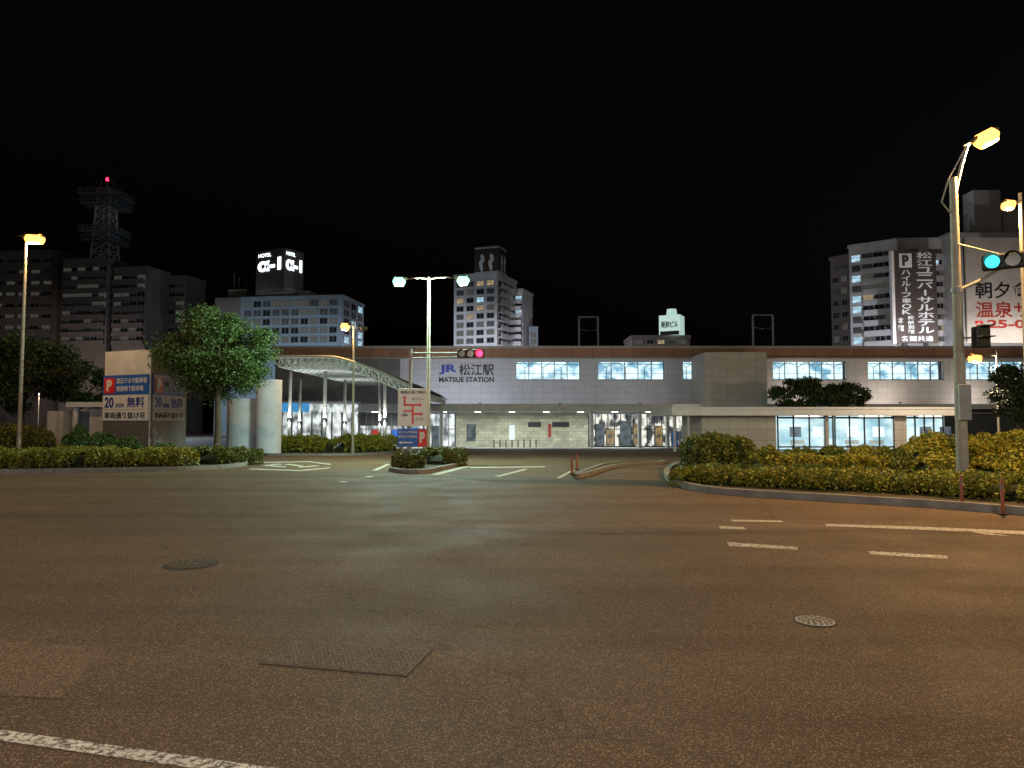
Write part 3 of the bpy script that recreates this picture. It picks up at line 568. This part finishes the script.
for px,Y in ((325,55),(385,55),(300,66),(345,66),(380,66),(290,55)):
    xx=X(px,Y); u=(xx-xa)/(xb-xa); zt1=rz_(max(0,min(1,u)))-D; mb=MB(); mb.tube([(xx,Y,gz(Y)),(xx,Y,zt1)],.14,12); part(mb,'column',tr,['steel'],True)
    zu=gz(Y)+2.6; mb=MB(); mb.tube([(xx,Y,zu-.25),(xx,Y,zu)],[.18,.24],14); part(mb,'added_uplight',tr,['dark'],True)  # invented collar and lights, added to brighten the roof underside
    light(tr,(xx,Y-.35,zu+.1),120,(.92,1,.95),'AREA',size=(.3,.3),rot=(math.radians(180),0,0))
    light(tr,(xx,Y-.35,zu-.3),40,(.92,1,.95),r=.03)
ks=thing('bus_kiosk','low lit kiosk with blue sign band behind the taxi rank','kiosk',(X(300,72),72,gz(72)))
mb=MB(); mb.box(X(272,72),X(352,72),72.2,75,gz(72),Z(404,72)); part(mb,'wall',ks,['hall']); mb=MB(); mb.box(X(278,72),X(309,72),71.9,72.2,Z(412,72),Z(403,72)); part(mb,'sign_band',ks,['e_blue'])
mb=MB(); mb.box(X(271,72),X(354,72),71.7,75.3,Z(403,72)+.01,Z(401,72)); part(mb,'roof',ks,['whited']); mb=MB()
for k in range(9): xx=X(272+k*10,72); mb.box(xx-.06,xx+.06,72.0,72.19,gz(72),Z(412,72)-.01)
part(mb,'frame',ks,['frame'])
dr=thing('round_stair_drum','white round concrete drum beside the taxi rank roof','stair drum',(X(262,49),49,gz(49)))
x=X(269,48.5); mb=MB(); mb.tube([(x,48.5,gz(49)),(x,48.5,Z(380,48.5))],.85,32); part(mb,'drum',dr,['coolw'],True)
x=X(247,50); mb=MB(); mb.tube([(x,50,gz(49)),(x,50,Z(399,50))],1.3,32); part(mb,'low_wall',dr,['coolw'],True)
pe=thing('parking_entrance','low white flat-roofed entrance to the underground car park','parking entrance',(X(85,42),42,gz(42)))
mb=MB(); mb.box(X(66,42),X(112,42),42,46,Z(407,42),Z(402,42)); part(mb,'roof',pe,['coolw']); mb=MB(); mb.box(X(50,42),X(66,42),41.8,46,gz(42),Z(411,42)); mb.box(X(84,42),X(112,42),42.6,46,gz(42),Z(407,42)-.01); part(mb,'wall',pe,['whited'])
mb=MB(); x=X(72,42); mb.tube([(x,42.4,gz(42)),(x,42.4,Z(407,42))],.16,14); part(mb,'column',pe,['coolw'],True)
# parking sign tower
A=(X(104,38.3),38.3); B=(X(150,36.8),36.8); C=(X(186,40.5),40.5); D4=(A[0]+C[0]-B[0]+.3,42.5)
ps=thing('parking_sign','big boxy concrete parking sign with blue bands on two faces','parking sign',(B[0],B[1],gz(37)))
zt_,zg=Z(350.5,37.5),gz(37)-.2
part(quadprism([A,B,C,D4],zg,zt_),'body',ps,['coolw'])
for fc,nm in ((Face(A,B),'l'),(Face(B,C),'r')):
    zf=lambda py:Z(py,37.6)
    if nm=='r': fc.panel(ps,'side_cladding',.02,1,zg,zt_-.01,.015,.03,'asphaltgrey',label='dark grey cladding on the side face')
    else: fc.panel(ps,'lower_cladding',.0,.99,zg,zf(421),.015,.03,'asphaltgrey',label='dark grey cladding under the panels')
    o=.05; s0,s1=(.0,.98) if nm=='l' else (.05,.93); wm='signw' if nm=='l' else 'frame'  # right face gets darker colours: its dimmer light is put into the panels
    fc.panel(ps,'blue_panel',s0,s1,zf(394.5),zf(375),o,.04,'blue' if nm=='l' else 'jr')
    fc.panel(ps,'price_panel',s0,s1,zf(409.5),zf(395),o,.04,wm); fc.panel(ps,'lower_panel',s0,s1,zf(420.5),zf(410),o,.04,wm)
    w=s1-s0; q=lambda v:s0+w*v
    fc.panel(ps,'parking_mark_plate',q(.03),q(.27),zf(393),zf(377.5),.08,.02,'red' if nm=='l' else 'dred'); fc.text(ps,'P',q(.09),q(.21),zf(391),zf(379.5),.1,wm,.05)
    fc.text(ps,'松江テルサ駐車場',q(.31),q(.97),zf(383.6),zf(378),.08,wm,.01); fc.text(ps,'駅前地下駐車場',q(.31),q(.9),zf(391.5),zf(386),.08,wm,.01)
    fc.text(ps,'20',q(.05),q(.25),zf(407.5),zf(397),.08,'jr',.02); fc.text(ps,'分以内',q(.29),q(.48),zf(407.5),zf(403),.08,'jr',.0); fc.text(ps,'無料',q(.55),q(.93),zf(407.5),zf(397),.08,'jr',.01)
    fc.text(ps,'車両通り抜け可',q(.05),q(.95),zf(418.5),zf(412),.08,'black',.005)
# direction sign on the median
DY=31.0; ds=thing('direction_sign','white route sign with red arrows above a blue parking sign','road sign',(X(413,DY),DY,gz(DY)))
f=Face((X(398,DY),DY),(X(428,DY),DY)); zf=lambda py:Z(py,DY); S=lambda px:(px-398)/30
mb=MB()
for px in (402.5,424): xx=X(px,DY); mb.tube([(xx,DY+.06,gz(DY)),(xx,DY+.06,zf(389))],.04,10)
part(mb,'post',ds,['steel'],True)
f.panel(ds,'sign_board',0,1,zf(426),zf(388.5),0,.04,'signw',bevel=.01)
mb=MB()
def bar(x0,y0,x1,y1,w=1.7):
    a=Vector((X(x0,DY),DY-.035,zf(y0))); b=Vector((X(x1,DY),DY-.035,zf(y1))); d=(b-a).normalized(); n=Vector((-d.z,0,d.x))*w*DY/F/2; o=Vector((0,-.01,0))
    mb.add([a+n+o,a-n+o,b-n+o,b+n+o],[(0,1,2,3)])
def tri(x,y,dx,dy,s=2.2):
    c=Vector((X(x,DY),DY-.047,zf(y))); d=Vector((dx,0,dy)); n=Vector((-dy,0,dx)); s=s*DY/F; mb.add([c+d*s*1.3,c+n*s,c-n*s],[(0,1,2)])
bar(413,424,413,404.2);bar(412.2,405,404,405,1.7);bar(404.8,404.2,404.8,399);bar(413.9,405,419,405,1.7);bar(413.9,414,420,414);bar(412.2,411,406,411,1.3)
tri(404.8,398.5,0,1);tri(419.5,405,1,0);tri(420.5,414,1,0);tri(405.5,411,-1,0,1.7)
part(mb,'arrow_mark',ds,['red'])
f.text(ds,'駅前広場ご案内',S(401),S(425),zf(393.8),zf(390.8),.03,'black',.0); f.text(ds,'一般車',S(399.5),S(408),zf(416.5),zf(413.5),.03,'black'); f.text(ds,'タクシー',S(412),S(424),zf(400.5),zf(397.5),.03,'black'); f.text(ds,'バス',S(416),S(423),zf(420.5),zf(417.5),.03,'black')
f.panel(ds,'parking_board',0,.93,zf(446.5),zf(428.5),.0,.04,'blue',bevel=.01); f.panel(ds,'parking_mark_plate',.68,.97,zf(446.8),zf(429.5),.035,.02,'red'); f.text(ds,'P',.74,.91,zf(443),zf(432),.055,'signw',.05)
f.text(ds,'松江テルサ駐車場',.04,.64,zf(433.6),zf(430.6),.03,'signw'); f.text(ds,'駅前地下駐車場',.04,.64,zf(438),zf(435),.03,'signw')
mb=MB(); bar(401,442.5,413,442.5,1.3); tri(401.5,442.5,-1,0,1.8); part(mb,'arrow_mark',ds,['signw'])
for px,py,h in ((962,506,.58),(1003,515,.62),(572,479,.5),(577,474,.5)):
    x,y,z=G(px,py); z=z+.13 if px<600 else z; t=thing('delineator_post','slim reddish plastic delineator post by the kerb','delineator post',(x,y,z),'delineator posts along the kerbs')
    s=.032; mb=MB(); mb.tube([(x,y,z),(x,y,z+.03)],.08,14); part(mb,'base',t,['dark']); mb=MB(); mb.tube([(x,y,z+.03),(x,y,z+h),(x,y,z+h+.02)],[s,s*.85,s*.4],12); part(mb,'post',t,['orange'],True)
    mb=MB(); mb.tube([(x,y,z+h*.74),(x,y,z+h*.82)],s*1.08,12,cap=False); part(mb,'reflective_band',t,['conc'],True)
# ------------------------------------------------------------- background buildings
def winmesh(w,h,pane):
    mb=MB(); mb.box(-w/2,w/2,-.02,.05,-h/2,h/2,0); t=.07
    mb.box(-w/2-t,w/2+t,-.08,.05,h/2,h/2+t,1); mb.box(-w/2-t,w/2+t,-.14,.05,-h/2-t,-h/2,1); mb.box(-w/2-t,-w/2,-.08,.05,-h/2,h/2,1); mb.box(w/2,w/2+t,-.08,.05,-h/2,h/2,1); mb.box(-.03,.03,-.06,-.02,-h/2,h/2,1)
    return mb.mesh('window',[M[pane],M['frame']])
def footprint(A,B,d):
    f=Face(A,B); n=-f.n; return [f.A,f.B,f.B+n*d,f.A+n*d],f
def building(name,label,A,B,d,zt,wall,cat='building',front=None,right=None,left=None,zb=None):
    zb=gz(200) if zb is None else zb
    P,f=footprint(A,B,d); t=thing(name,label,cat,(P[0].x,P[0].y,zb)); part(quadprism(P,zb,zt),'wall',t,[wall])
    cen=sum(P,Vector((0,0)))/4; Q=[p+(p-cen).normalized()*.25 for p in P]; part(quadprism(Q,zt,zt+.6),'parapet',t,[wall])
    for spec,fc in ((front,f),(right,Face(P[1],P[2])),(left,Face(P[3],P[0]))):
        if not spec: continue
        ms={k:winmesh(spec['w'],spec['h'],k) for k in ('glassd','curt','litc','litw','dimlit')}
        r=spec['rows']; c_=spec['cols']; s0=spec.get('s0',.03); s1=spec.get('s1',.97)
        for j in range(r):
            z=spec['z0']+(spec['z1']-spec['z0'])*(j/(r-1) if r>1 else 0)
            for i in range(c_):
                q=random.random(); k='litc' if q<spec.get('lc',0) else 'litw' if q<spec.get('lc',0)+spec.get('lw',0) else random.choice(['glassd','curt','dimlit'])
                inst(ms[k],'window',t,fc.at(s0+(s1-s0)*(i+.5)/c_,z,.03),fc.rz)
            if spec.get('balc'):
                fc.panel(t,'balcony',s0,s1,z-spec['h']/2-.45,z-spec['h']/2+.35,spec['balc'],.12,spec.get('bm',wall))
                fc.panel(t,'floor_slab',s0,s1,z-spec['h']/2-.6,z-spec['h']/2-.46,spec['balc']/2,spec['balc'],spec.get('bm',wall))
    return t,f,P
A=(X(216,152,320),152); B=(X(342,148,320),148)
t,f,P=building('hotel_building','grey business hotel with rows of square windows and rooftop sign',A,B,13,Z(299,150),'bgrey','hotel',
   front=dict(cols=10,rows=5,z0=Z(340,150),z1=Z(304,150),w=1.6,h=1.25,lc=.01,lw=.01,s0=.22),right=dict(cols=3,rows=5,z0=Z(340,150),z1=Z(304,150),w=2.6,h=1.4,lc=.4))
f.panel(t,'stair_block',.0,.2,Z(345,150),Z(297,150),.25,.5,'bbrown')
f.panel(t,'penthouse',.3,.72,Z(299,150)+.6,Z(293,150)+.6,-5,7,'bgrey')
mb=MB()
for px,y in ((234,272),(239,278),(246,283)): xx=X(px,155,290); mb.tube([(xx,155,Z(299,155)),(xx,155,Z(y,155))],.12,6)
mb.box(X(232,155,290),X(250,155,290),153,157,Z(299,155),Z(291,155)); part(mb,'rooftop_plant',t,['bbrown'])
sA=(X(256,151,270),151); sB=(X(284,147,270),147); P2,sf=footprint(sA,sB,5.5)
sg=thing('rooftop_sign','dark boxy rooftop sign with glowing white letters','rooftop sign',(P2[0].x,P2[0].y,Z(293,150))); part(quadprism(P2,Z(294,150),Z(251,150)),'body',sg,['asphaltgrey'])
for fc in (sf,Face(P2[1],P2[2])):
    fc.text(sg,'HOTEL',.1,.55,Z(257.5,150),Z(254,150),.1,'e_white',.0); fc.text(sg,'α-1',.08,.9,Z(272,150),Z(259.5,150),.1,'e_white',.045)
    fc.panel(sg,'light_strip',.08,.9,Z(291,150),Z(290,150),.1,.1,'frame')
A=(X(454,162,300),162); B=(X(497,158,300),158)
t,f,P=building('apartment_tower','pale apartment tower with stacked balconies and rooftop billboard',A,B,12,Z(276,160),'bwhite','apartment building',
   front=dict(cols=4,rows=8,z0=Z(341,160),z1=Z(284,160),w=1.7,h=1.1,lc=.08,lw=.03),right=dict(cols=4,rows=8,z0=Z(341,160),z1=Z(284,160),w=1.8,h=1.2,lc=.03,lw=.03,balc=.9,bm='bwhite'))
building('apartment_tower','pale stepped wing of an apartment tower with balconies',(X(500,164,300),166),(X(523,164,300),164),7,Z(292,165),'bwhite','apartment building',
   front=dict(cols=3,rows=7,z0=Z(341,165),z1=Z(299,165),w=1.5,h=1.2,lc=.03,lw=.03,balc=.9))
building('office_building','low grey building beside the apartment tower',(X(529,166,330),166),(X(538,166,330),166),8,Z(329,166),'bgrey','building',front=dict(cols=1,rows=2,z0=Z(342,166),z1=Z(335,166),w=1.2,h=1.2))
bA=(X(474,158,262),159); bB=(X(499,158,262),157); P2,bf=footprint(bA,bB,5); bb=thing('rooftop_billboard','dark rooftop billboard with two pale figure outlines','billboard',(P2[0].x,P2[0].y,Z(276,160)+.6))
part(quadprism(P2,Z(276,160)+.6,Z(246,158)),'body',bb,['signbr'])
for fc in (bf,Face(P2[1],P2[2])):
    fc.panel(bb,'border',.02,.98,Z(248.5,158),Z(247,158),.06,.08,'bwhite'); fc.panel(bb,'border',.02,.98,Z(277,158)+.8,Z(275.5,158)+.9,.06,.08,'bwhite')
    for s in (.3,.68):
        mb=MB(); pts=[(0,-1.9),(.35,-1.2),(.15,-.3),(.62,.3),(.5,1.0),(.05,1.5),(-.25,1.2),(-.1,.6),(-.5,.0),(-.35,-1.0)]
        mb.add([(x*1.25,-.0,z*1.25) for x,z in pts],[tuple(range(len(pts)))]); inst(mb.mesh('figure_outline',[M['signw']]),'figure_outline',bb,fc.at(s,Z(262,158),.08),fc.rz)
A=(X(632,150,335),150); B=(X(690,150,335),150); t,f,P=building('office_building','low dark building with a lit rooftop sign box',A,B,10,Z(338,150),'bbrown','building',front=dict(cols=5,rows=1,z0=Z(342,150),z1=Z(342,150),w=1.4,h=.8,lw=.2))
sA=(X(660,149,325),150); sB=(X(679,149,325),148); P2,sf=footprint(sA,sB,4); sg=thing('rooftop_sign','pale green lit rooftop sign box with dark letters','rooftop sign',(P2[0].x,P2[0].y,Z(338,150)+.6)); part(quadprism(P2,Z(338,150)+.6,Z(315,149)),'body',sg,['e_sign'])
sf.text(sg,'駅前ビル',.1,.9,Z(328,149),Z(321,149),.05,'black',.03); sf.panel(sg,'lower_stripe',.05,.95,Z(335,149),Z(331,149),.05,.06,'black'); mb=MB(); c0=sum(P2,Vector((0,0)))/4; mb.tube([(c0.x,c0.y,Z(315,149)),(c0.x,c0.y,Z(308,149))],[1.2,1.0],16); part(mb,'tank',sg,['e_sign'])
# hotel at right
A=(X(850,121,300),121); B=(X(897,116.5,300),116.5); t,f,P=building('hotel_building','pale hotel tower with stacked window bays and balconies',A,B,9,Z(246,119),'bwhite','hotel',
   front=dict(cols=3,rows=9,z0=Z(340,119),z1=Z(257,119),w=1.7,h=1.2,lc=.04,lw=.02,balc=.5,s0=.3),zb=gz(200))
for j in range(9):
    z=Z(340,119)+(Z(257,119)-Z(340,119))*j/8; f.panel(t,'lit_window',.06,.24,z-.5,z+.55,.06,.08,'litc' if j in (0,3,4,6,8) else 'curt')
building('office_building','dark narrow building beside the hotel',(X(836,130,300),132),(X(850,129,300),129),2.5,Z(257,129),'bbrown','building',front=dict(cols=2,rows=7,z0=Z(338,129),z1=Z(266,129),w=1,h=1))
A=(X(897,122,300),122); B=(X(952,121.5,300),121.5); t,f,P=building('hotel_building','pale hotel wing with balconies behind the tall sign',A,B,4,Z(240,121),'bwhite','hotel',front=dict(cols=5,rows=9,z0=Z(340,121),z1=Z(252,121),w=1.6,h=1.2,lc=.03,lw=.02,balc=.5))
vY=112; vs_=thing('hotel_sign','tall dark vertical hotel sign with white lettering','hotel sign',(X(915,vY),vY,gz(200))); f=Face((X(894,vY,300),vY),(X(936,vY,300),vY)); zf=lambda py:Z(py,vY); S=lambda px:(px-894)/42
f.panel(vs_,'sign_board',0,1,zf(343),zf(251),0,.6,'signbr'); f.panel(vs_,'edge_trim',-.07,0,zf(344),zf(251),0,.7,'white'); f.panel(vs_,'support',.2,.3,gz(200),zf(343),-.2,.3,'dark'); f.panel(vs_,'support',.7,.8,gz(200),zf(343),-.2,.3,'dark')
f.panel(vs_,'parking_mark_plate',.12,.42,zf(268),zf(254),.33,.04,'signw'); f.text(vs_,'P',.19,.35,zf(266.5),zf(255.5),.37,'signbr',.06)
def column(face,par,chars,tc,tw,ytop,ybot,m,bold=.02):
    n=len(chars); st_=(ybot-ytop)/n
    for k,ch in enumerate(chars):
        y0=ytop+st_*k+st_*.07; y1=ytop+st_*(k+1)-st_*.07
        if ch=='ー': face.panel(par,'lettering',tc-tw*.07,tc+tw*.07,zf(y1-st_*.05),zf(y0+st_*.05),.335,.02,m)
        else: face.text(par,ch,tc-tw/2,tc+tw/2,zf(y1),zf(y0),.33,m,bold)
column(f,vs_,'ハイルーフ車OK',.27,.22,270,315,'signw',.02)
column(f,vs_,'松江ユニバーサルホテル',.72,.38,252,334,'signw',.02)
column(f,vs_,'本館',.12,.14,317,332,'signw'); column(f,vs_,'駅前別館',.36,.15,316,334,'signw')
f.text(vs_,'各館共通',.12,.88,zf(341.5),zf(336),.33,'signw',.01)
light(vs_,(X(915,vY)-.5,vY-9,zf(345)),3200,(1,.95,.9),r=.1)  # bare light added in front to brighten the sign lettering
A=(X(952,119,300),119); B=(X(1120,119,300),119); t,f,P=building('hotel_building','large hotel block with an upper storey box behind the billboard',A,B,8,Z(236,119),'bwhite','hotel',front=dict(cols=14,rows=1,z0=Z(340,119),z1=Z(340,119),w=1.2,h=1.0,lc=.2))
P2,_=footprint((X(974,124,210),124),(X(1001,124,210),124),3); part(quadprism(P2,Z(235,119)+.62,Z(190,124)),'penthouse',t,['bwhite']); P2,_=footprint((X(1003,125,210),125),(X(1100,125,210),125),2); part(quadprism(P2,Z(235,119)+.62,Z(208,124)),'penthouse',t,['bwhite'])
bY=110; bb=thing('billboard','big pale grey hotel billboard with dark lettering','billboard',(X(1000,bY),bY,gz(200))); f=Face((X(964,bY,300),bY),(X(1104,bY,300),bY)); zf=lambda py:Z(py,bY); S=lambda px:(px-964)/140
f.panel(bb,'sign_board',0,1,zf(343),zf(238),0,.6,'signgrey'); f.panel(bb,'support',.05,.08,gz(200),zf(343),-.2,.3,'dark'); f.panel(bb,'support',.9,.93,gz(200),zf(343),-.2,.3,'dark')
f.text(bb,'朝夕食無料',S(974),S(1066),zf(299),zf(282),.33,'black',.015); f.text(bb,'温泉サウナ',S(974),S(1066),zf(318),zf(302),.33,'dred',.015); f.text(bb,'25-0151',S(985),S(1050),zf(328.5),zf(320),.33,'dred',.03)
mb=MB(); w=bY/F*.7
for (a,b,c1,d1) in ((-4,4,-4,0),(-5.5,-2.5,1,4),(2.5,5.5,1,4),(-5,5,3,5.5)): mb.box(a*w,b*w,-.03,.03,c1*w,d1*w)
inst(mb.mesh('telephone_mark',[M['red']]),'telephone_mark',bb,f.at(S(977),zf(325),.34),0)
mb=MB(); mb.tube([(X(963,bY,300),bY-.5,zf(240)),(X(963,bY,300),bY-.5,zf(342))],.1,6); part(mb,'edge_post',bb,['dark'])
light(bb,(X(1008,bY),bY-9,zf(345)),2200,(1,.9,.8),r=.1)  # added light without a fitting, brightens the billboard
specs=[(-60,62,180,254,9,8),(62,112,172,262,6,9),(113,150,170,270,4,8),(150,189,178,279,4,7)]
for a,b,Y,yt,cc_,rr in specs:
    t,f,P=building('apartment_block','dark unlit concrete block with rows of windows',(X(a,Y,300),Y),(X(b,Y,300),Y-2),8,Z(yt,Y),'bbrown','apartment building',
      front=dict(cols=cc_,rows=rr,z0=Z(340,Y),z1=Z(yt+9,Y),w=2.2,h=1.3,balc=.6))
Y=185; xm=X(106,Y,220); z0=Z(262,Y); z1=Z(190,Y); ma=thing('radio_mast','square lattice radio mast with platforms and a red beacon','radio mast',(xm,Y,z0)); mb=MB()
wd=lambda z:2.4-.9*(z-z0)/(z1-z0); nz=8; lv=[z0+(z1-z0)*k/nz for k in range(nz+1)]
cor=lambda z:[(xm+sx_*wd(z),Y+sy_*wd(z),z) for sx_,sy_ in ((-1,-1),(1,-1),(1,1),(-1,1))]
for a,b in zip(lv[:-1],lv[1:]):
    ca,cb=cor(a),cor(b)
    for k in range(4): mb.tube([ca[k],cb[k]],.26,5); mb.tube([ca[k],cb[(k+1)%4]],.15,4); mb.tube([ca[(k+1)%4],cb[k]],.15,4); mb.tube([cb[k],cb[(k+1)%4]],.15,4)
part(mb,'lattice',ma,['bwhite'])
for py,r in ((207,4.4),(198,4.8),(243,4.2),(234,4.5)):
    mb=MB(); z=Z(py,Y); mb.box(xm-r,xm+r,Y-r,Y+r,z-.3,z)
    for k in range(9):
        a=-r+2*r*k/8
        for p in ((xm+a,Y-r),(xm+a,Y+r),(xm-r,Y+a),(xm+r,Y+a)): mb.tube([(p[0],p[1],z),(p[0],p[1],z+1.2)],.08,4)
    for za in (z+.6,z+1.2):
        for s in (-r,r): mb.tube([(xm-r,Y+s,za),(xm+r,Y+s,za)],.08,4); mb.tube([(xm+s,Y-r,za),(xm+s,Y+r,za)],.08,4)
    part(mb,'platform',ma,['bgrey'])
mb=MB(); mb.tube([(xm,Y,z1),(xm,Y,Z(180,Y))],[.5,.15],8)
for dx in (-1.6,1.6): mb.tube([(xm+dx,Y,z1),(xm+dx,Y,z1+2.2)],.12,6)
part(mb,'antenna',ma,['bgrey'])
mb=MB(); zt2=Z(179,Y); mb.tube([(xm,Y,zt2-.5),(xm,Y,zt2-.1),(xm,Y,zt2+.4)],[.35,.4,.2],10); part(mb,'beacon',ma,['e_red'],True)
def fill_lamp(x,y,P,c,z=8.5): lamp(x,y,z,[dict(z0=z-.1,z1=z,dx=.5,lens='e_led',P=P,c=c,len=.6)],'lamp added beyond the tracks to light the background buildings',group='lamps added beyond the tracks')  # unseen lamps added to light the background buildings
fill_lamp(-62,128,8000,COOL); fill_lamp(-42,130,7000,COOL); fill_lamp(-14,140,15000,(.88,.9,1)); fill_lamp(2,142,8000,(.88,.9,1)); fill_lamp(58,103,7000,(.88,.92,1)); fill_lamp(78,99.5,9000,(1,.9,.82)); fill_lamp(-100,150,6500,(1,.82,.72))
# ------------------------------------------------------------- world, camera
w=bpy.data.worlds.new('World'); scene.world=w; w.use_nodes=True; N=w.node_tree.nodes; L=w.node_tree.links; bg=N['Background']
sky=N.new('ShaderNodeTexSky'); sky.sky_type='NISHITA'; sky.sun_disc=False; sky.sun_elevation=math.radians(-4); sky.sun_rotation=math.radians(120)
L.new(sky.outputs[0],bg.inputs[0]); bg.inputs[1].default_value=.09
cd=bpy.data.cameras.new('camera'); cam=bpy.data.objects.new('camera',cd); col.objects.link(cam); cam.location=(0,0,H); cam.rotation_euler=(math.pi/2+PIT,0,0)
cd.sensor_fit='HORIZONTAL'; cd.sensor_width=36; cd.lens=F/1024*36; cd.clip_end=3000; cd.clip_start=.05; scene.camera=cam
